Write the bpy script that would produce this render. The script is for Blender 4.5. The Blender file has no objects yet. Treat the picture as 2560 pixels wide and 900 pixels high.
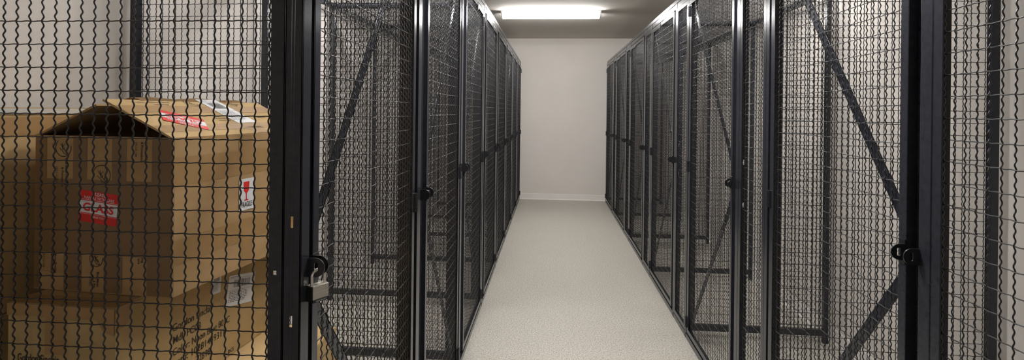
import bpy, bmesh, math, random
import numpy as np
from mathutils import Matrix, Vector

random.seed(4)
S = bpy.context.scene
COL = S.collection
R = math.radians

# ------------------------------------------------------------------ materials
def nodes(name):
    m = bpy.data.materials.new(name); m.use_nodes = True
    nt = m.node_tree; b = nt.nodes['Principled BSDF']
    return m, nt, b

def N(nt, kind, **kw):
    n = nt.nodes.new(kind)
    for k, v in kw.items():
        if k in n.inputs: n.inputs[k].default_value = v
        else: setattr(n, k, v)
    return n

def plain(name, col, rough=.5, metal=0., spec=.5, emit=None, strength=0):
    m, nt, b = nodes(name)
    b.inputs['Base Color'].default_value = (*col, 1)
    b.inputs['Roughness'].default_value = rough
    b.inputs['Metallic'].default_value = metal
    b.inputs['Specular IOR Level'].default_value = spec
    if emit:
        b.inputs['Emission Color'].default_value = (*emit, 1)
        b.inputs['Emission Strength'].default_value = strength
    return m

def noisy(name, c1, c2, scale, rough=.5, spec=.5, bump=0., detail=4, stretch=(1, 1, 1), metal=0., bscale=None):
    m, nt, b = nodes(name)
    tc = N(nt, 'ShaderNodeTexCoord'); mp = N(nt, 'ShaderNodeMapping')
    mp.inputs['Scale'].default_value = stretch
    nt.links.new(tc.outputs['Object'], mp.inputs['Vector'])
    no = N(nt, 'ShaderNodeTexNoise'); no.inputs['Scale'].default_value = scale; no.inputs['Detail'].default_value = detail
    nt.links.new(mp.outputs['Vector'], no.inputs['Vector'])
    cr = N(nt, 'ShaderNodeValToRGB')
    cr.color_ramp.elements[0].position = .35; cr.color_ramp.elements[0].color = (*c1, 1)
    cr.color_ramp.elements[1].position = .65; cr.color_ramp.elements[1].color = (*c2, 1)
    nt.links.new(no.outputs['Fac'], cr.inputs['Fac']); nt.links.new(cr.outputs['Color'], b.inputs['Base Color'])
    b.inputs['Roughness'].default_value = rough; b.inputs['Specular IOR Level'].default_value = spec
    b.inputs['Metallic'].default_value = metal
    if bump:
        n2 = N(nt, 'ShaderNodeTexNoise'); n2.inputs['Scale'].default_value = bscale or scale * 3
        nt.links.new(mp.outputs['Vector'], n2.inputs['Vector'])
        bp = N(nt, 'ShaderNodeBump'); bp.inputs['Strength'].default_value = bump; bp.inputs['Distance'].default_value = .002
        nt.links.new(n2.outputs['Fac'], bp.inputs['Height']); nt.links.new(bp.outputs['Normal'], b.inputs['Normal'])
    return m

M = {}
M['frame'] = noisy('black_powder_coat', (.022, .024, .032), (.029, .031, .040), 60, rough=.19, spec=.5)
M['wire'] = noisy('black_wire_coat', (.006, .006, .008), (.010, .010, .013), 80, rough=.30, spec=.8)
M['hasp'] = plain('black_hasp_steel', (.012, .012, .015), .28, 0, .6)
M['wall'] = noisy('painted_wall', (.70, .66, .615), (.72, .68, .635), 3, rough=.75, spec=.25, bump=.10, bscale=220)
M['ceil'] = noisy('painted_ceiling', (.68, .64, .59), (.70, .66, .61), 2, rough=.85, spec=.15)
M['base'] = noisy('vinyl_baseboard', (.78, .74, .71), (.80, .76, .73), 5, rough=.45, spec=.4)
M['card'] = noisy('corrugated_cardboard', (.42, .27, .125), (.47, .305, .15), 7, rough=.8, spec=.2, bump=.15, stretch=(1, 1, 4))
M['card_pale'] = noisy('pale_cardboard', (.50, .345, .165), (.55, .385, .19), 6, rough=.8, spec=.2, bump=.15, stretch=(1, 1, 3))
M['card_olive'] = noisy('tan_cardboard', (.44, .31, .145), (.49, .345, .165), 5, rough=.75, spec=.25, bump=.15, stretch=(1, 1, 3))
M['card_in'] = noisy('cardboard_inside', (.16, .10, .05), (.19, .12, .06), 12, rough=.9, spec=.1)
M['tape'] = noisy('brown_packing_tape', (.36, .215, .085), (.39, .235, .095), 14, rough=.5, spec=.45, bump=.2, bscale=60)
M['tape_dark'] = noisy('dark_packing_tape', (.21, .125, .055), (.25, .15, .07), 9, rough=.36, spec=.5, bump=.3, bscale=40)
M['ink'] = plain('printing_ink', (.03, .024, .02), .7)
M['label_white'] = plain('label_paper', (.78, .78, .79), .5)
M['label_red'] = plain('label_red', (.75, .025, .02), .45)
M['ink_grey'] = plain('label_ink_grey', (.16, .16, .17), .6)
M['steel'] = plain('laminated_steel', (.62, .58, .51), .38, .6)
M['chrome'] = plain('shackle_steel', (.72, .70, .67), .25, .8)
M['bumper'] = plain('padlock_bumper', (.01, .01, .011), .5)
M['fixture'] = plain('fixture_white', (.82, .82, .80), .5)
M['lens'] = plain('lit_diffuser', (.9, .9, .9), .4, emit=(1, .985, .965), strength=26)
M['lens_fill'] = plain('fill_light_diffuser', (.9, .9, .9), .4, emit=(1, .985, .965), strength=15)  # weaker glow, used only by the added fill lights
M['plastic'] = plain('clear_wrap', (.62, .60, .55), .2, spec=.6)

# floor: fine speckled vinyl
m, nt, b = nodes('speckled_vinyl_floor'); M['floor'] = m
tc = N(nt, 'ShaderNodeTexCoord')
def noise(scale, det=3):
    n = N(nt, 'ShaderNodeTexNoise'); n.inputs['Scale'].default_value = scale; n.inputs['Detail'].default_value = det
    nt.links.new(tc.outputs['Object'], n.inputs['Vector']); return n.outputs['Fac']
def ramp(fac, stops):
    c = N(nt, 'ShaderNodeValToRGB'); e = c.color_ramp.elements
    e[0].position, e[0].color = stops[0][0], (*stops[0][1], 1)
    e[1].position, e[1].color = stops[-1][0], (*stops[-1][1], 1)
    for p, c3 in stops[1:-1]:
        x = e.new(p); x.color = (*c3, 1)
    nt.links.new(fac, c.inputs['Fac']); return c.outputs['Color']
base = ramp(noise(115), [(.36, (.33, .305, .26)), (.5, (.50, .475, .42)), (.62, (.60, .575, .52))])
dark = ramp(noise(190, 1), [(.62, (0, 0, 0)), (.68, (1, 1, 1))])
mx = N(nt, 'ShaderNodeMix', data_type='RGBA'); mx.inputs[7].default_value = (.16, .14, .12, 1)
nt.links.new(dark, mx.inputs[0]); nt.links.new(base, mx.inputs[6])
big = ramp(noise(3, 2), [(.3, (.97, .97, .97)), (.7, (1, 1, 1))])
mu = N(nt, 'ShaderNodeMix', data_type='RGBA', blend_type='MULTIPLY'); mu.inputs[0].default_value = 1
nt.links.new(mx.outputs[2], mu.inputs[6]); nt.links.new(big, mu.inputs[7])
nt.links.new(mu.outputs[2], b.inputs['Base Color'])
b.inputs['Roughness'].default_value = .5; b.inputs['Specular IOR Level'].default_value = .3

# ------------------------------------------------------------------ helpers
def link(name, me, mat, parent=None):
    o = bpy.data.objects.new(name, me); COL.objects.link(o)
    if mat is not None and not me.materials: me.materials.append(M[mat] if isinstance(mat, str) else mat)
    if parent: o.parent = parent
    return o

def tag(o, label=None, cat=None, group=None, kind=None):
    if label: o['label'] = label
    if cat: o['category'] = cat
    if group: o['group'] = group
    if kind: o['kind'] = kind
    return o

def thing(name, label, cat, loc=(0, 0, 0), rz=0, group=None):
    o = bpy.data.objects.new(name, None); COL.objects.link(o)
    o.location = loc; o.rotation_euler = (0, 0, rz); o.empty_display_size = .1
    return tag(o, label, cat, group)

def boxes(name, lst, mat, parent=None, bevel=.0012, M4=None):
    """one mesh made of bevelled boxes (x0,x1,y0,y1,z0,z1)"""
    bm = bmesh.new()
    for x0, x1, y0, y1, z0, z1 in lst:
        x0, x1 = sorted((x0, x1)); y0, y1 = sorted((y0, y1)); z0, z1 = sorted((z0, z1))
        mt = Matrix.Translation(((x0+x1)/2, (y0+y1)/2, (z0+z1)/2)) @ Matrix.Diagonal((x1-x0, y1-y0, z1-z0, 1))
        bmesh.ops.create_cube(bm, size=1, matrix=mt)
    if bevel: bmesh.ops.bevel(bm, geom=bm.edges[:], offset=bevel, segments=2, profile=.6, affect='EDGES', clamp_overlap=True)
    if M4 is not None: bm.transform(M4)
    bmesh.ops.recalc_face_normals(bm, faces=bm.faces[:])
    me = bpy.data.meshes.new(name); bm.to_mesh(me); bm.free()
    return link(name, me, mat, parent)

def frame_mat(o, u, v):
    u = Vector(u).normalized(); v = Vector(v).normalized(); n = u.cross(v)
    return Matrix((( u.x, v.x, n.x, o[0]), (u.y, v.y, n.y, o[1]), (u.z, v.z, n.z, o[2]), (0, 0, 0, 1)))

def place2d(cx, cy, ang=0, sc=1):
    return Matrix.Translation((cx, cy, 0)) @ Matrix.Rotation(R(ang), 4, 'Z') @ Matrix.Scale(sc, 4)

def flat(name, polys, mat, parent, Fm, lift=.0006, local=None):
    """thin printed or glued shapes on a face; polys are 2D point lists in the face's own u,v"""
    bm = bmesh.new()
    for p in polys:
        vs = [bm.verts.new((x, y, 0)) for x, y in p]
        try: bm.faces.new(vs)
        except ValueError: pass
    if local is not None: bm.transform(local)
    bm.transform(Fm @ Matrix.Translation((0, 0, lift)))
    me = bpy.data.meshes.new(name); bm.to_mesh(me); bm.free()
    return link(name, me, mat, parent)

def rect(u0, u1, v0, v1): return [(u0, v0), (u1, v0), (u1, v1), (u0, v1)]

def text_faces(items):
    """items: (string, x, y, height, angle, width_scale, bold, align) -> list of transformed text meshes in one bmesh"""
    bm = bmesh.new()
    for s, x, y, h, ang, ws, bold, al in items:
        cu = bpy.data.curves.new('t', 'FONT'); cu.body = s; cu.size = h * 1.37; cu.align_x = al
        cu.offset = bold * h; cu.resolution_u = 3; cu.fill_mode = 'FRONT'
        ob = bpy.data.objects.new('t', cu); COL.objects.link(ob)
        dg = bpy.context.evaluated_depsgraph_get(); dg.update()
        me = bpy.data.meshes.new_from_object(ob.evaluated_get(dg))
        me.transform(Matrix.Translation((x, y, 0)) @ Matrix.Rotation(R(ang), 4, 'Z') @ Matrix.Diagonal((ws, 1, 1, 1)))
        bm.from_mesh(me)
        bpy.data.objects.remove(ob); bpy.data.curves.remove(cu); bpy.data.meshes.remove(me)
    return bm

def text(name, items, mat, parent, Fm, lift=.0010, local=None, extra=()):
    """every printed line is a part of its own"""
    o = None
    for it in items:
        bm = text_faces([it])
        if local is not None: bm.transform(local)
        bm.transform(Fm @ Matrix.Translation((0, 0, lift)))
        me = bpy.data.meshes.new(name); bm.to_mesh(me); bm.free(); me.materials.clear()
        o = link(name, me, mat, parent)
    for polys in extra: flat('printed_logo', polys, mat, parent, Fm, lift)
    return o

def stroke(pts, w):
    out = []
    for (x0, y0), (x1, y1) in zip(pts, pts[1:]):
        dx, dy = x1-x0, y1-y0; l = math.hypot(dx, dy) or 1; nx, ny = -dy/l*w/2, dx/l*w/2
        out.append([(x0+nx, y0+ny), (x0-nx, y0-ny), (x1-nx, y1-ny), (x1+nx, y1+ny)])
    return out

# ---- crimped wire mesh: every wire a real bent tube, one mesh per infill panel
def tube_grid(P, rad, nrm, ns=5):
    """P (n,3) path; nrm: fixed side vector; returns verts, quads"""
    T = np.gradient(P, axis=0); T /= np.linalg.norm(T, axis=1)[:, None]
    A = np.broadcast_to(nrm, P.shape); B = np.cross(T, A); B /= np.linalg.norm(B, axis=1)[:, None]
    ph = np.arange(ns) * 2*math.pi/ns + .3
    V = P[:, None, :] + rad*(np.cos(ph)[None, :, None]*A[:, None, :] + np.sin(ph)[None, :, None]*B[:, None, :])
    return V.reshape(-1, 3)

def wire_mesh(name, org, U, V, Nn, u0, u1, v0, v1, pu=.0303, pv=.0503, uph=0., vph=0., amp=.0017, rc=.00165, rs=.00138, soff=0., par=0, res=4):
    org, U, V, Nn = (np.array(a, float) for a in (org, U, V, Nn))
    verts = []; quads = []; base = 0
    def add(P, rad, side):
        nonlocal base
        ns = 5; Vt = tube_grid(P, rad, side, ns); n = len(P)
        i = np.arange(n-1)[:, None]*ns; j = np.arange(ns)[None, :]; jn = (j+1) % ns
        q = np.stack([i+j, i+jn, i+ns+jn, i+ns+j], -1).reshape(-1, 4) + base
        verts.append(Vt); quads.append(q); base += len(Vt)
    n0 = math.ceil((u0-uph)/pu); n1 = math.floor((u1-uph)/pu)
    step = pv/5/res
    vv = np.arange(v0, v1+step/2, step)
    for n in range(n0, n1+1):
        s = -1 if (n+par) % 2 else 1
        off = s*amp*np.cos(math.pi*5*(vv-vph)/pv)
        add(org + (uph+n*pu)*U + vv[:, None]*V + off[:, None]*Nn, rc, U)
    m0 = math.ceil((v0-vph)/pv); m1 = math.floor((v1-vph)/pv)
    uu = np.arange(u0, u1+pu/8, pu/4)
    for m_ in range(m0, m1+1):
        s = 1 if (m_+par) % 2 else -1
        off = s*.0007*np.cos(math.pi*(uu-uph)/pu)
        sag = .0007*np.sin(math.pi*(uu-uph)/pu*2)
        add(org + uu[:, None]*U + (vph+m_*pv+sag)[:, None]*V + (off+soff)[:, None]*Nn, rs, V)
    Vt = np.concatenate(verts); Q = np.concatenate(quads)
    me = bpy.data.meshes.new(name)
    me.vertices.add(len(Vt)); me.vertices.foreach_set('co', Vt.astype(np.float32).ravel())
    me.loops.add(len(Q)*4); me.loops.foreach_set('vertex_index', Q.astype(np.int32).ravel())
    me.polygons.add(len(Q)); me.polygons.foreach_set('loop_start', np.arange(0, len(Q)*4, 4, dtype=np.int32))
    me.polygons.foreach_set('use_smooth', np.ones(len(Q), bool))
    me.update(calc_edges=True)
    me.materials.append(M['wire'])
    return me

# ------------------------------------------------------------------ room
XL, XR, YF, YB, CH = -1.765, 1.862, 8.70, -6.0, 2.73
def slab(name, b, mat, label=None):
    o = boxes(name, [b], mat, bevel=0); tag(o, label, None, None, 'structure'); return o
slab('floor', (XL-.1, XR+.1, YB-.1, YF+.1, -.1, 0), 'floor', 'pale speckled vinyl floor of the storage aisle')
slab('ceiling', (XL-.1, XR+.1, YB-.1, YF+.1, CH, CH+.1), 'ceil', 'plain taupe ceiling above the wire lockers')
slab('wall_back', (XL-.1, XR+.1, YF, YF+.1, 0, CH), 'wall', 'plain off-white wall at the end of the aisle')
slab('wall_left', (XL-.1, XL, YB-.1, YF, 0, CH), 'wall', 'off-white side wall behind the left lockers')
slab('wall_right', (XR, XR+.1, YB-.1, YF, 0, CH), 'wall', 'off-white side wall behind the right lockers')
slab('wall_front', (XL-.1, XR+.1, YB-.1, YB, 0, CH), 'wall', 'off-white wall behind the viewpoint')
def baseboard(name, a, b_, n, label):
    # profile: thin cove with a toe, extruded from a to b_
    prof = [(0, 0), (.014, 0), (.014, .006), (.007, .016), (.006, .094), (.004, .100), (0, .100)]
    bm = bmesh.new(); rows = []
    for p in (a, b_):
        rows.append([bm.verts.new((p[0]+n[0]*d, p[1]+n[1]*d, z)) for d, z in prof])
    k = len(prof)
    for i in range(k): bm.faces.new((rows[0][i], rows[0][(i+1) % k], rows[1][(i+1) % k], rows[1][i]))
    bm.faces.new(rows[0]); bm.faces.new(rows[1][::-1]); bmesh.ops.recalc_face_normals(bm, faces=bm.faces[:])
    me = bpy.data.meshes.new(name); bm.to_mesh(me); bm.free(); o = link(name, me, 'base'); tag(o, label, kind='structure')
baseboard('baseboard_back', (XL, YF), (XR, YF), (0, -1), 'pale vinyl cove base along the end wall')
baseboard('baseboard_left', (XL, YB), (XL, YF-.014), (1, 0), 'pale vinyl cove base along the left wall')
baseboard('baseboard_right', (XR, YB), (XR, YF-.014), (-1, 0), 'pale vinyl cove base along the right wall')

# ------------------------------------------------------------------ locker parts
TOP = 2.33
SL = [1.0555, 1.2625]
def ear_mesh(name, sx, y, zc=1.15, reach=.037, r=.0205, slot=(.0042, .0105), th=.0032):
    """rounded hasp tab standing out into the aisle, with a slotted hole"""
    bm = bmesh.new(); n = 32; outer = []; inner = []
    cx = reach - r
    for i in range(n):
        a = 2*math.pi*i/n
        c_, s_ = math.cos(a), math.sin(a)
        if c_ >= 0: ox, oz = cx + r*c_, r*s_
        else: ox, oz = max(-.004, cx - (cx+.004)*min(1, -c_*1.6)), r*(1 if s_ >= 0 else -1)*(1 if abs(s_) > .02 else 0)
        outer.append((ox, oz))
        sw, sh = slot
        inner.append((cx + .002 + sw*c_, (sh-sw)*(1 if s_ > 0.01 else (-1 if s_ < -.01 else 0)) + sw*s_))
    def ring(pts, yy): return [bm.verts.new((-sx*p[0], yy, zc+p[1])) for p in pts]
    o0, o1, i0, i1 = ring(outer, y-th/2), ring(outer, y+th/2), ring(inner, y-th/2), ring(inner, y+th/2)
    for i in range(n):
        j = (i+1) % n
        for q in ((o0[i], o0[j], i0[j], i0[i]), (o1[j], o1[i], i1[i], i1[j]), (o0[j], o0[i], o1[i], o1[j]), (i0[i], i0[j], i1[j], i1[i])):
            try: bm.faces.new(q)
            except ValueError: pass
    bmesh.ops.remove_doubles(bm, verts=bm.verts[:], dist=1e-5)
    bmesh.ops.recalc_face_normals(bm, faces=bm.faces[:])
    me = bpy.data.meshes.new(name); bm.to_mesh(me); bm.free()
    return me

def angle_frame(name, sx, y0, y1, z0, z1, w, parent, d0=0, depth=.035, th=.004, wl=None, wr=None):
    """rectangular frame of angle iron: face flange w wide in the aisle plane + return flange depth deep at the outer edge"""
    wl = wl or w; wr = wr or w
    X = lambda a, c: (sx*a, sx*c)
    f = X(d0, d0+th); g = X(d0, d0+depth)
    L = [(*f, y0, y0+wl, z0, z1), (*f, y1-wr, y1, z0, z1), (*f, y0+wl, y1-wr, z0, z0+w), (*f, y0+wl, y1-wr, z1-w, z1),
         (*g, y0, y0+th, z0, z1), (*g, y1-th, y1, z0, z1), (*g, y0+th, y1-th, z0, z0+th), (*g, y0+th, y1-th, z1-th, z1)]
    return boxes(name, L, 'frame', parent, bevel=.0009)

def brace_mesh(name, sx, ya, za, yb, zb, parent, depth=.016, w=.036, th=.004, lip=.014):
    l = math.hypot(yb-ya, zb-za); ang = math.atan2(zb-za, yb-ya)
    Mx = Matrix.Translation((0, ya, za)) @ Matrix.Rotation(ang, 4, 'X')
    return boxes(name, [(sx*depth, sx*(depth+th), 0, l, -w/2, w/2), (sx*depth, sx*(depth+lip), 0, l, w/2-th, w/2)], 'frame', parent, bevel=.0008, M4=Mx)

def hinge(sx, y, z, parent):
    bm = bmesh.new()
    for k in range(5):
        bmesh.ops.create_cone(bm, cap_ends=True, segments=14, radius1=.0075, radius2=.0075, depth=.0128,
                              matrix=Matrix.Translation((-sx*.005, y, z-.028+.014*k)))
    for dy in (-.009, .009):
        bmesh.ops.create_cube(bm, size=1, matrix=Matrix.Translation((-sx*.001, y+dy, z)) @ Matrix.Diagonal((.005, .014, .070, 1)))
    me = bpy.data.meshes.new('hinge'); bm.to_mesh(me); bm.free()
    return link('hinge', me, 'hasp', parent)

def door(sx, yl, yh, parent, wl=.030, wh=.034, year=None, ear_r=True):
    z0, z1 = .047, 2.256
    zh = 1.160 if sx < 0 else 1.15
    d = angle_frame('door', sx, yl, yh, z0, z1, .030, parent, wl=wl, wr=wh)
    me = wire_mesh('wire_mesh', (sx*.010, 0, 0), (0, 1, 0), (0, 0, 1), (sx, 0, 0), yl+.006, yh-.006, z0+.006, z1-.006, uph=yl+wl+.012, vph=1.6765, soff=-.0013)
    link('wire_mesh', me, None, d)
    brace_mesh('brace', sx, yh-.012, z1-.02, yl+.014, 1.20, d)
    brace_mesh('brace', sx, yl+.014, 1.10, yh-.012, z0+.02, d)
    for z in (2.17, 1.146, .118): hinge(sx, yh-.001, z, d)
    e = link('hasp_tab', ear_mesh('hasp_tab', sx, year if year is not None else yl+.0016, zc=zh), 'hasp', d)
    boxes('latch_housing', [(sx*-.0035, sx*.002, yl+.001, yl+.026, 1.118, 1.182)], 'hasp', d)
    # flat plate lapped over the hinge side of the top rail
    L = yh - yl
    boxes('lap_plate', [(sx*-.004, sx*.001, yh-.40*L, yh-.004, 2.214, 2.247), (sx*-.0045, sx*.002, yh-.40*L-.004, yh-.40*L+.006, 2.198, 2.250)], 'frame', d, bevel=.0008)
    return d

def post(name, sx, y0, y1, parent, depth=.042, z1=2.300, slots=False, th=.004):
    """slotted angle post: one flange in the aisle plane, one facing back towards the viewpoint"""
    L = [(0, sx*th, y0, y1, 0, z1)]
    if slots:
        xa, xb = depth*.48, depth*.48+.0068; z = 0
        for s in sorted(slots):
            L += [(sx*xa, sx*xb, y0, y0+th, z, s-.012)]; z = s+.012
        L += [(sx*xa, sx*xb, y0, y0+th, z, z1), (0, sx*xa, y0, y0+th, 0, z1), (sx*xb, sx*depth, y0, y0+th, 0, z1)]
    else: L += [(0, sx*depth, y0, y0+th, 0, z1)]
    return boxes(name, L, 'frame', parent, bevel=.0009)

def partition(sx, depth, parent, y=.011, pu=.0280, x0=.044, zph=1.6703, name='side_panel', sw=.014):
    """side panel between two lockers, square to the aisle, standing on a rear leg"""
    t = .014
    L = [(sx*(x0), sx*(x0+sw), y-t, y+t, .05, 2.32), (sx*(depth-.030), sx*depth, y-t, y+t, 0, 2.325),
         (sx*x0, sx*depth, y-t, y+t, .050, .090), (sx*x0, sx*depth, y-t, y+t, 2.284, 2.322)]
    p = boxes(name, L, 'frame', parent, bevel=.001)
    me = wire_mesh('wire_mesh', (0, y, 0), (sx, 0, 0), (0, 0, 1), (0, 1, 0), x0+.004, depth-.01, .06, 2.31, pu=pu, vph=zph, uph=depth-.046, res=3)
    link('wire_mesh', me, None, p)
    return p

def roof(sx, depth, W, parent):
    L = [(sx*(depth-.032), sx*depth, .026, W-.028, 2.285, 2.325), (sx*.045, sx*(depth-.03), .026, .046, 2.296, 2.322),
         (sx*.045, sx*(depth-.03), W-.046, W-.028, 2.296, 2.322)]
    p = boxes('roof_panel', L, 'frame', parent, bevel=.001)
    me = wire_mesh('wire_mesh', (0, 0, 2.309), (0, 1, 0), (sx, 0, 0), (0, 0, 1), .03, W-.03, .03, depth-.01, uph=.05, vph=.07, res=3)
    link('wire_mesh', me, None, p)
    return p

def front_rails(sx, W, y0, parent):
    boxes('header_rail', [(0, sx*.040, y0, W+y0, 2.3025, TOP), (sx*.002, sx*.038, y0, W+y0, 2.262, 2.299), (sx*.006, sx*.03, y0, W+y0, 2.29, 2.31)], 'frame', parent, bevel=.001)
    boxes('sill_rail', [(0, sx*.005, y0, W+y0, .001, .036), (0, sx*.040, y0, W+y0, .032, .036)], 'frame', parent, bevel=.001)

# ---- right row
WR, PR0, DR = 1.262, .97, .91
def right_locker():
    t = thing('wire_locker', 'x', 'locker', (.91, PR0, 0)); sx = 1
    post('post', sx, -.008, .022, t, slots=SL)
    post('post', sx, .330, .370, t, slots=SL)
    fp = angle_frame('fixed_panel', sx, .0225, .3295, .040, 2.2615, .030, t, depth=.009)
    link('wire_mesh', wire_mesh('wire_mesh', (sx*.010, 0, 0), (0, 1, 0), (0, 0, 1), (sx, 0, 0), .027, .325, .046, 2.256, uph=.0575, pu=.0311, vph=1.695, soff=-.0013), None, fp)
    boxes('strike_plate', [(sx*.022, sx*.026, .366, .411, .04, 2.262)], 'frame', t)
    door(sx, .413, 1.238, t)
    link('hasp_tab', ear_mesh('hasp_tab', sx, .3683), 'hasp', t)
    front_rails(sx, WR, -.008, t)
    partition(sx, DR, t)
    roof(sx, DR, WR, t)
    return t

# ---- left row
WL, PL0, DL = .956, 1.025, 1.215
def left_locker(first=False):
    t = thing('wire_locker', 'x', 'locker', (-.515, PL0, 0)); sx = -1
    if first:
        post('post', sx, .0015, .039, t, depth=.036, slots=SL)
        door(sx, .0535, .894, t, year=.0538)
        link('hasp_tab', ear_mesh('hasp_tab', sx, .0340, zc=1.160), 'hasp', t)
        boxes('strike_plate', [(sx*.022, sx*.026, .034, .052, .04, 2.262)], 'frame', t)
        front_rails(sx, WL-.0275, .0015, t)
        # end panel facing the viewpoint
        z0, z1 = .04, 2.29; xa, xb = .038, DL; th = .004; y = .0015
        L = [(sx*xa, sx*(xa+.032), y, y+th, z0, 1.1515), (sx*xa, sx*(xa+.032), y, y+th, 1.1605, z1), (sx*xa, sx*(xa+.0135), y, y+th, 1.151, 1.161), (sx*(xa+.0235), sx*(xa+.032), y, y+th, 1.151, 1.161), (sx*(xb-.032), sx*xb, y, y+th, 0, z1+.03), (sx*xa, sx*xb, y, y+th, z0, z0+.032), (sx*xa, sx*xb, y, y+th, z1-.032, z1),
             (sx*xa, sx*(xa+th), y, y+.03, z0, z1), (sx*(xb-th), sx*xb, y, y+.03, z0, z1), (sx*xa, sx*xb, y, y+.03, z0, z0+th), (sx*xa, sx*xb, y, y+.03, z1-th, z1)]
        p = boxes('end_panel', L, 'frame', t, bevel=.0009)
        link('wire_mesh', wire_mesh('wire_mesh', (0, .009, 0), (sx, 0, 0), (0, 0, 1), (0, 1, 0), xa+.006, xb-.006, z0+.006, z1-.006, pu=.0303, uph=.6825, vph=1.6835, pv=.0504, amp=.0023, rc=.00175, par=0, res=5), None, p)
        boxes('end_header', [(sx*.002, sx*DL, .0035, .035, 2.292, 2.328)], 'frame', t)
    else:
        post('post', sx, -.026, .023, t)
        boxes('strike_plate', [(sx*.016, sx*.020, .0235, .1155, .04, 2.262), (sx*.006, sx*.018, .040, .046, .04, 2.262)], 'frame', t)
        door(sx, .117, .894, t, wl=.029, wh=.028, year=.0945)
        link('hasp_tab', ear_mesh('hasp_tab', sx, .0315, zc=1.160), 'hasp', t)
        front_rails(sx, WL, -.026, t)
        partition(sx, DL, t, sw=.039)
    roof(sx, DL, WL, t)
    return t

def copy_tree(o, parent=None):
    c = o.copy(); COL.objects.link(c)
    if parent: c.parent = parent
    for ch in list(o.children): copy_tree(ch, c)
    return c

gl, gr = 'black wire mesh lockers along the left wall', 'black wire mesh lockers along the right wall'
first = left_locker(True)
tag(first, 'nearest wire mesh locker on the left, full of cardboard boxes and padlocked', 'locker', gl)
ordw = ['second', 'third', 'fourth', 'fifth', 'sixth', 'seventh']
src = left_locker()
for k in range(1, 9 - 1):
    o = src if k == 1 else copy_tree(src)
    o.location = (-.515, PL0 + WL*k, 0)
    lab = ['empty black wire mesh locker next behind the padlocked box-filled one',
           'third wire mesh locker from the front in the left row, unlocked and empty',
           'fourth wire mesh locker from the front in the left row',
           'fifth wire mesh locker from the front in the left row',
           'sixth wire mesh locker from the front in the left row',
           'seventh wire mesh locker from the front in the left row, last but one',
           'farthest left wire mesh locker, touching the end wall'][k-1]
    tag(o, lab, 'locker', gl)
src = right_locker()
rl = ['partly cut off wire mesh locker at the far right edge, nearest on the right',
      'second wire mesh locker from the front in the right row',
      'third wire mesh locker from the front in the right row',
      'fourth wire mesh locker from the front in the right row',
      'fifth wire mesh locker from the front in the right row, last but one',
      'farthest right wire mesh locker, close to the end wall']
for k in range(6):
    o = src if k == 0 else copy_tree(src)
    o.location = (.91, PR0 + WR*k, 0)
    tag(o, rl[k], 'locker', gr)
# closing post and side panel at the far end of the right row, part of the last locker
post('post', 1, WR-.008, WR+.022, o)
sp = [c for c in o.children if c.name.startswith('side_panel')][0]
c = copy_tree(sp, o); c.location = (0, WR, 0)

# ------------------------------------------------------------------ ceiling lights
def ceiling_light(loc, label, lens='lens'):
    t = thing('ceiling_light', label, 'light', loc, 0, None)
    L, w = 1.225, .076
    boxes('base_tray', [(-L/2, L/2, -w, w, -.016, 0)], 'fixture', t, bevel=.002)
    # wraparound diffuser: trapezoid section with rounded lower corners
    prof = [(-.074, -.016), (-.070, -.052), (-.060, -.068), (-.046, -.078), (.046, -.078), (.060, -.068), (.070, -.052), (.074, -.016)]
    bm = bmesh.new(); rows = [[bm.verts.new((x, y, z)) for y, z in prof] for x in (-L/2+.016, L/2-.016)]
    k = len(prof)
    for i in range(k-1): bm.faces.new((rows[0][i], rows[0][i+1], rows[1][i+1], rows[1][i]))
    bm.faces.new(rows[0]); bm.faces.new(rows[1][::-1]); bmesh.ops.recalc_face_normals(bm, faces=bm.faces[:])
    me = bpy.data.meshes.new('diffuser'); bm.to_mesh(me); bm.free(); link('diffuser', me, lens, t)
    for s in (-1, 1):
        bm = bmesh.new(); rr = []
        for x, sc in ((s*(L/2-.017), 1.03), (s*(L/2-.006), 1.0), (s*(L/2), .93)):
            rr.append([bm.verts.new((x, y*sc, z*sc if z < -.03 else z)) for y, z in prof])
        for a, b_ in zip(rr, rr[1:]):
            for i in range(k): bm.faces.new((a[i], a[(i+1) % k], b_[(i+1) % k], b_[i]))
        bm.faces.new(rr[0]); bm.faces.new(rr[-1][::-1]); bmesh.ops.recalc_face_normals(bm, faces=bm.faces[:])
        me = bpy.data.meshes.new('end_cap'); bm.to_mesh(me); bm.free(); link('end_cap', me, 'fixture', t)
    return t
ceiling_light((-.02, 6.35, CH), 'long lit white fluorescent fixture on the ceiling above the aisle')
ceiling_light((-.02, 2.0, CH), 'lit white fluorescent fixture above the near aisle, over the picture edge')
ceiling_light((-1.12, 3.5, CH), 'added unseen fill light, fixture-shaped, above the left lockers, over the picture edge', 'lens_fill')  # added out of view to brighten the left wall
ceiling_light((1.22, 3.5, CH), 'added unseen fill light, fixture-shaped, above the right lockers, over the picture edge', 'lens_fill')  # extra unseen source that lifts the right wall
ceiling_light((-.02, -5.0, CH), 'added unseen fill light, fixture-shaped, on the ceiling far behind the viewpoint', 'lens_fill')  # added fill for box fronts and other faces turned to the camera

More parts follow.
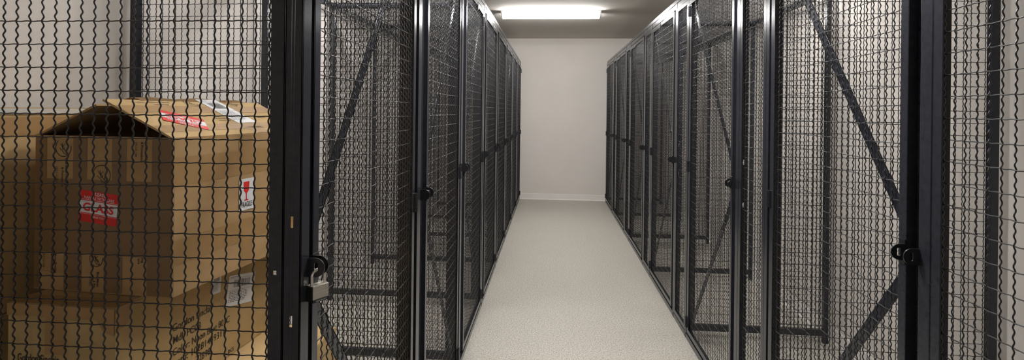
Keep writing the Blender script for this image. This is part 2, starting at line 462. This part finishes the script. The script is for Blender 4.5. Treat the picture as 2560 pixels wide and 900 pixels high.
# ------------------------------------------------------------------ boxes
def carton(name, label, loc, rz, w, l, h, mat, tape=True):
    """closed carton, origin at its front right bottom corner; w runs left, l runs back"""
    t = thing(name, label, 'box', loc, rz, 'cardboard boxes in the padlocked locker')
    boxes('body', [(-w, 0, 0, l, 0, h-.003)], mat, t, bevel=.002)
    boxes('top_flap', [(-w+.001, -w/2-.001, .002, l-.002, h-.0035, h)], mat, t, bevel=.0008)
    boxes('top_flap', [(-w/2+.001, -.001, .002, l-.002, h-.0035, h)], mat, t, bevel=.0008)
    if tape:
        boxes('packing_tape', [(-w/2-.025, -w/2+.025, -.0004, l+.0004, h-.0002, h+.0004), (-w/2-.025, -w/2+.025, -.0006, .0002, h-.07, h+.0004)], 'tape', t, bevel=0)
    return t

# lit open box on top
WA, LA, HA = .382, .57, .377
a = thing('open_cardboard_box', 'large open brown cardboard box with tented flaps and a red glass sticker', 'box', (-.883, 1.136, 1.05), R(-4.5), 'cardboard boxes in the padlocked locker')
T = .005
boxes('body', [(-WA, 0, 0, T, 0, HA), (-WA, 0, LA-T, LA, 0, HA), (-WA, -WA+T, T, LA-T, 0, HA), (-T, 0, T, LA-T, 0, HA), (-WA+T, -T, T, LA-T, 0, T)], 'card', a, bevel=.0015)
# tented long flaps
def slab_between(name, p, q, l0, l1, th, mat, parent):
    (x0, z0), (x1, z1) = p, q
    d = Vector((x1-x0, 0, z1-z0)); n = Vector((-d.z, 0, d.x)).normalized()*th
    if n.z > 0: n = -n
    bm = bmesh.new(); r = []
    for yy in (l0, l1):
        r.append([bm.verts.new(v) for v in ((x0, yy, z0), (x1, yy, z1), (x1+n.x, yy, z1+n.z), (x0+n.x, yy, z0+n.z))])
    for i in range(4): bm.faces.new((r[0][i], r[0][(i+1) % 4], r[1][(i+1) % 4], r[1][i]))
    bm.faces.new(r[0]); bm.faces.new(r[1][::-1]); bmesh.ops.recalc_face_normals(bm, faces=bm.faces[:])
    me = bpy.data.meshes.new(name); bm.to_mesh(me); bm.free(); return link(name, me, mat, parent)
rz_ = HA + .090
fr = slab_between('flap', (0, HA), (-WA/2, rz_), 0, LA, .005, 'card_pale', a)
fl = slab_between('flap', (-WA, HA), (-WA/2-.020, rz_-.012), 0, LA, .005, 'card', a)
# curled torn edge of the left flap, resting near the ridge
bm = bmesh.new(); rows = []
prof = [(-WA/2-.075, rz_-.030), (-WA/2-.055, rz_-.002), (-WA/2-.030, rz_+.006), (-WA/2-.004, rz_+.003), (-WA/2+.004, rz_-.001)]
for j, yy in enumerate((.10, .16, .24, .33, .42, .50)):
    wob = [0, .003, -.002, .004, -.001, .002][j]
    rows.append([bm.verts.new((x, yy, z+wob*(i in (1, 2)))) for i, (x, z) in enumerate(prof)])
for p, q in zip(rows, rows[1:]):
    for i in range(len(prof)-1): bm.faces.new((p[i], p[i+1], q[i+1], q[i]))
bmesh.ops.solidify(bm, geom=bm.faces[:], thickness=.003)
me = bpy.data.meshes.new('inner_flap'); bm.to_mesh(me); bm.free(); tag(link('inner_flap', me, 'card', a), 'curled torn inner flap')
# front minor flap folded down inside
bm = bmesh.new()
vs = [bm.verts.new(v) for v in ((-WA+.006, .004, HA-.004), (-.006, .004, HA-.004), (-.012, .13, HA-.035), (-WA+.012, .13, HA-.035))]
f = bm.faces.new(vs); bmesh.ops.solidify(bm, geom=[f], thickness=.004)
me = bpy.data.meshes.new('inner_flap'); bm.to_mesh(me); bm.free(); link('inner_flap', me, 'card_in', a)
FA = frame_mat((-WA, 0, 0), (1, 0, 0), (0, 0, 1))          # front face, u right, v up
SA = frame_mat((0, 0, 0), (0, 1, 0), (0, 0, 1))            # aisle side, u back, v up
dv = Vector((WA/2, 0, HA-rz_)).normalized()
TA = frame_mat((-WA/2, 0, rz_), (0, 1, 0), -dv)            # right flap: u back, v up the slope (0 at ridge, negative down)
TA = TA if (TA.to_3x3() @ Vector((0, 0, 1))).z > 0 else TA
strips = [(.034, .110), (.149, .218), (.258, .327)]
lows = [(.015, .086), (.137, .199), (.250, .316)]
L = [rect(.002, WA-.002, .092, .272)]
prev = .002
for s0, s1 in strips: L.append(rect(prev, s0, .272, HA-.003)); prev = s1
L.append(rect(prev, WA-.003, .272, HA-.003)); prev = .002
for s0, s1 in lows: L.append(rect(prev, s0, .003, .092)); prev = s1
L.append(rect(prev, WA-.003, .003, .092))
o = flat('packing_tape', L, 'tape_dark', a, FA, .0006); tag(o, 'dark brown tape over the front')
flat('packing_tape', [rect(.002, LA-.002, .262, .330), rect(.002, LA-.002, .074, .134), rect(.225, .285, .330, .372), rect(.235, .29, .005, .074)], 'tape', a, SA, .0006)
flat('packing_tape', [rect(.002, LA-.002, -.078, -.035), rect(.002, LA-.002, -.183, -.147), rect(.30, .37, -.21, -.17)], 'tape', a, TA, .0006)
# printing on the paper strips
def logo(cx, cy, r, ang=0):
    out = []
    pts = [(cx+r*math.cos(R(t+ang)), cy+r*math.sin(R(t+ang))) for t in range(-70, 176, 12)]
    out += stroke(pts, .0016)
    rnd = random.Random(7)
    base = [[(-.5, .5), (-.1, .1), (.3, .5)], [(-.3, .1), (.2, -.1)], [(-.2, .6), (-.1, -.3), (.25, -.1)], [(.1, -.2), (.4, -.6), (.5, -.2)], [(-.6, -.1), (-.1, -.5), (.1, -.9)], [(.2, -.8), (.55, -1.), (.6, -.6)]]
    for s in base: out += stroke([(cx+x*r*.8, cy+y*r*.8) for x, y in s], .0014)
    return out
ex = [logo(.190, .284, .024, 10), logo(.082, .348, .022, 200), logo(.178, .082, .018, 200)]
text('printed_text', [
    ('Blue Moon Printing', .088, .322, .0068, -90, .9, .02, 'LEFT'), ('& Promotions', .077, .300, .0068, -90, .9, .02, 'LEFT'), ('573-313-1334', .061, .302, .0058, -90, .9, .0, 'LEFT'),
    ('Blue Moon Printing', .308, .366, .0068, -90, .62, .02, 'LEFT'), ('& Promotions', .297, .366, .0068, -90, .9, .02, 'LEFT'), ('573-313-1334', .281, .366, .0058, -90, .8, .0, 'LEFT'),
    ('Moon Printing', .060, .090, .0068, -90, .9, .02, 'LEFT'), ('& Promotions', .050, .088, .0068, -90, .9, .02, 'LEFT'), ('573-313-1334', .027, .088, .005, -90, .9, .0, 'LEFT'),
    ('Blue Moon', .180, .052, .0068, -90, .9, .02, 'LEFT'), ('& Pro', .170, .030, .0068, -90, .8, .02, 'LEFT'), ('573-313', .158, .040, .0058, -90, .9, .0, 'LEFT'),
    ('ting', .302, .092, .0068, -90, .9, .02, 'LEFT'), ('ions', .292, .090, .0068, -90, .9, .02, 'LEFT')],
    'ink', a, FA, .0010, extra=ex)
text('printed_text', [
    ('Blue Moon Printing', .180, -.012, .0068, 180, .9, .02, 'LEFT'), ('& Promotions', .165, -.026, .0068, 180, .9, .02, 'LEFT'), ('573-313-1334', .10, -.014, .0058, 180, .9, 0, 'LEFT'),
    ('Blue Moon', .46, -.014, .0068, 180, .9, .02, 'LEFT'), ('Blue Moon Printing', .30, -.112, .0068, 180, .9, .02, 'LEFT'), ('& Promotions', .29, -.126, .0068, 180, .9, .02, 'LEFT'),
    ('573-313-1334', .235, -.094, .0058, 180, .9, 0, 'LEFT'), ('Promotions', .47, -.11, .0068, 180, .9, .02, 'LEFT')],
    'ink', a, TA, .0010, extra=[logo(.255, -.016, .020, 180), logo(.425, -.012, .020, 180)])

def glass_sticker(Fm, parent, cx, cy, ang, w=.1065, h=.0755):
    loc = place2d(cx, cy, ang)
    s = flat('warning_sticker', [rect(-w/2, w/2, -h/2, h/2)], 'label_red', parent, Fm, .0014, loc)
    tag(s, 'red and white glass warning sticker')
    flat('white_band', [rect(-w/2, w/2, -h*.205, h*.175), rect(-w/2, w/2, h*.205, h*.217), rect(-w/2, w/2, -h*.242, -h*.232)], 'label_white', s, Fm, .0017, loc)
    text('sticker_text', [('PLEASE', 0, h*.365, .0085, 0, .95, .02, 'CENTER'), ('HANDLE WITH CARE', 0, h*.243, .0070, 0, .92, .01, 'CENTER'),
                          ('THANK YOU', 0, -h*.345, .0052, 0, .9, .01, 'CENTER')], 'label_white', s, Fm, .0018, loc)
    text('sticker_word', [('GLASS', 0, -h*.135, .0195, 0, 1.15, .045, 'CENTER')], 'label_red', s, Fm, .0020, loc)
glass_sticker(FA, a, .183, .205, -6)
glass_sticker(TA, a, .124, -.121, 216-72)

# FRAGILE label
def fragile(Fm, parent, u0, u1, v0, v1):
    w, h = u1-u0, v1-v0; loc = Matrix.Translation((u0, v0, 0))
    s = flat('fragile_label', [rect(0, w, 0, h)], 'label_white', parent, Fm, .0014, loc)
    tag(s, 'white fragile label with a red wine glass')
    gx = w*.48
    flat('glass_symbol', [[(gx-w*.20, h*.90), (gx+w*.20, h*.90), (gx+w*.17, h*.62), (gx+w*.05, h*.53), (gx-w*.05, h*.53), (gx-w*.17, h*.62)],
                          rect(gx-w*.028, gx+w*.028, h*.33, h*.54), rect(gx-w*.14, gx+w*.14, h*.30, h*.335)], 'label_red', s, Fm, .0018, loc)
    text('label_text', [('FRAGILE', w/2, h*.10, .0150, 0, .60, .02, 'CENTER')], 'ink', s, Fm, .0018, loc)
fragile(SA, a, .229, .291, .160, .249)

def ship_label(name, Fm, parent, cx, cy, ang, w, h, label, seed=1, dens=1):
    loc = place2d(cx, cy, ang); rnd = random.Random(seed)
    s = flat(name, [rect(-w/2, w/2, -h/2, h/2)], 'label_white', parent, Fm, .0012, loc); tag(s, label)
    P = []
    x = -w*.30
    while x < w*.30:                       # barcode
        b_ = w*rnd.uniform(.006, .022); P.append(rect(x, x+b_, h*.10, h*.34)); x += b_ + w*rnd.uniform(.008, .02)
    for i in range(7):                     # lines of small print
        y = -h*.05 - i*h*.052; x = -w*.42
        while x < w*.2:
            b_ = w*rnd.uniform(.03, .12); P.append(rect(x, min(x+b_, w*.25), y, y+h*.022)); x += b_+w*.025
    P += [rect(-w/2, w/2, h*.005, h*.012), rect(-w/2, w/2, h*.385, h*.392), rect(-w*.45, -w*.1, h*.43, h*.445)]
    flat('label_print', P, 'ink_grey', s, Fm, .0016, loc)
ship_label('shipping_label', TA, a, .342, -.068, 0, .086, .158, 'white shipping label with barcode', 3)

# lower printed box
HB = .292
bx = carton('printed_cardboard_box', 'tan cardboard box under the open one, printed with black lettering', (-.964, 1.071, .757), R(-2), .27, .62, HB, 'card_olive', tape=False)
FB = frame_mat((-.27, 0, HB), (1, 0, 0), (0, 0, 1)); SB = frame_mat((0, 0, HB), (0, 1, 0), (0, 0, 1)); TB = frame_mat((-.27, 0, HB), (1, 0, 0), (0, 1, 0))
flat('packing_tape', [rect(.0, .27, -.028, -.001), rect(.098, .148, -.112, -.028), [(.225, -.028), (.27, -.028), (.27, -.062), (.245, -.055)]], 'tape', bx, FB, .0024)
flat('packing_tape', [rect(.0, .27, .001, .05)], 'tape', bx, TB, .0010)
flat('packing_tape', [[(0, -.001), (.045, -.001), (.032, -.045), (.0, -.058)]], 'tape', bx, SB, .0006)
hh = .0200
text('printed_text', [
    ('Gordon Sinclair', .166, -.1245, hh, 0, .87, .002, 'LEFT'), ('Mdl: PC08', .168, -.1565, hh, 0, .87, .002, 'LEFT'), ('Color: Neon Blue 801C', .168, -.1875, hh, 0, .83, .002, 'LEFT'),
    ('Lot#: 10281439311', .168, -.2165, hh, 0, .93, .002, 'LEFT'), ('72898', .2500, -.2455, hh, 0, .85, .002, 'LEFT'), ('pcs', .383, -.282, hh*.9, 0, .83, .002, 'LEFT')],
    'ink', bx, SB, .0010)
text('printed_text', [('Gordon Sinclair', .026, -.1330, .0195, 0, .62, .012, 'LEFT')], 'ink', bx, FB, .0010)
ship_label('shipping_label', SB, bx, .440, -.108, -12+0, .130, .090, 'white shipping label with barcode', 5)
ship_label('packing_label', SB, bx, .328, -.055, -4, .040, .056, 'small white label half under the upper box', 8)

# stack under and beside
cb = carton('flat_cardboard_box', 'pale wide cardboard box under the printed box', (-.724, 1.085, .377), 0, .535, .615, .379, 'card_pale')
carton('cardboard_box', 'bottom cardboard box on the locker floor below the printed box', (-.724, 1.085, .0), 0, .535, .60, .376, 'card')
tl = carton('tall_cardboard_box', 'tall light cardboard box against the left wall beside the open box', (-1.302, 1.055, 1.0), 0, .42, .78, .492, 'card_pale')
flat('packing_tape', [rect(.0, .30, .425, .470)], 'tape', tl, frame_mat((0, 0, 0), (0, 1, 0), (0, 0, 1)), .0026)
tag(flat('plastic_wrap', [rect(.0, .78, .4775, .4915)], 'plastic', tl, frame_mat((0, 0, 0), (0, 1, 0), (0, 0, 1)), .0032), 'greyish clear wrap along the top edge')
carton('cardboard_box', 'cardboard box against the left wall beneath the tall light box', (-1.302, 1.055, .50), 0, .42, .78, .498, 'card_olive')
carton('cardboard_box', 'lowest cardboard box against the left wall, on the locker floor', (-1.302, 1.055, .0), 0, .42, .78, .498, 'card')

# ------------------------------------------------------------------ padlock
def padlock():
    t = thing('padlock', 'laminated steel padlock with black base hanging on the left locker hasp', 'padlock', (-.4965, 1.0685, 1.0875), R(-30.6))
    w, d, h = .038, .021, .0350         # width runs along local Y
    nl = 9; L = []
    for i in range(nl):
        z0 = .006 + i*(h-.006)/nl
        L.append((-d/2+.0002*(i % 2), d/2-.0002*(i % 2), -w/2, w/2, z0+.0002, z0+(h-.006)/nl-.0003))
    L.append((-d/2+.0008, d/2-.0008, -w/2+.0008, w/2-.0008, .004, h-.001))
    boxes('body', L, 'steel', t, bevel=.0007)
    boxes('base_bumper', [(-d/2-.0015, d/2+.0015, -w/2-.0015, w/2+.0015, 0, .0065), (-d/2-.0008, d/2-.0015, -w/2-.0016, -w/2+.001, 0, h-.002)], 'bumper', t, bevel=.0015)
    bm = bmesh.new()
    for sx_ in (-1, 1):
        for sy in (-1, 1):
            bmesh.ops.create_cone(bm, cap_ends=True, segments=12, radius1=.0017, radius2=.0012, depth=.002, matrix=Matrix.Translation((sx_*.0075, sy*.0155, h+.0006)))
    me = bpy.data.meshes.new('rivet'); bm.to_mesh(me); bm.free(); link('rivets', me, 'chrome', t)
    # shackle
    r = .0155; pts = []
    for i in range(8): pts.append((0, -r, h-.004+i*(.0205)/7))
    for i in range(1, 16): pts.append((0, -r*math.cos(math.pi*i/16), h+.0165+r*math.sin(math.pi*i/16)))
    for i in range(8): pts.append((0, r, h+.0165-i*.0205/7))
    P = np.array(pts); V = tube_grid(P, .0034, np.array((1., 0, 0)), 12); n = len(P)
    me = bpy.data.meshes.new('shackle'); q = []
    for i in range(n-1):
        for j in range(12): q.append((i*12+j, i*12+(j+1) % 12, (i+1)*12+(j+1) % 12, (i+1)*12+j))
    me.from_pydata(V.tolist(), [], q); me.polygons.foreach_set('use_smooth', [True]*len(q)); link('shackle', me, 'chrome', t)
    Bm = frame_mat((d/2+.0016, -w/2, .0), (0, 1, 0), (0, 0, 1))
    text('bumper_text', [('SHIELD SECURITY', w/2, .0018, .0030, 0, .8, .0, 'CENTER')], 'label_white', t, Bm, .0002)
    return t
padlock()

# ------------------------------------------------------------------ camera, world, view
th = math.atan(98/1280); roll = .0115
cam = bpy.data.cameras.new('camera'); co = bpy.data.objects.new('camera', cam); COL.objects.link(co)
cam.sensor_width = 36; cam.lens = 18; cam.clip_start = .02
cam.shift_x = 0; cam.shift_y = 0
fw = Vector((-math.sin(th), math.cos(th), 0)); rt = Vector((math.cos(th), math.sin(th), 0)); up = Vector((0, 0, 1))
c_, s_ = math.cos(roll), math.sin(roll)
X_ = rt*c_ + up*s_; Y_ = up*c_ - rt*s_
Mw = Matrix.Identity(4)
for i in range(3): Mw[i][0] = X_[i]; Mw[i][1] = Y_[i]; Mw[i][2] = -fw[i]; Mw[i][3] = (0, 0, 1.5)[i]
co.matrix_world = Mw
cam.shift_y = -(450-276.8)/2560
S.camera = co
w = bpy.data.worlds.new('world'); S.world = w; w.use_nodes = True
w.node_tree.nodes['Background'].inputs['Color'].default_value = (.5, .5, .5, 1)
w.node_tree.nodes['Background'].inputs['Strength'].default_value = 0
vs = S.view_settings; S.display_settings.display_device = 'sRGB'
vs.view_transform = 'Standard'; vs.look = 'None'; vs.gamma = 1; vs.use_curve_mapping = False; vs.exposure = 1.45
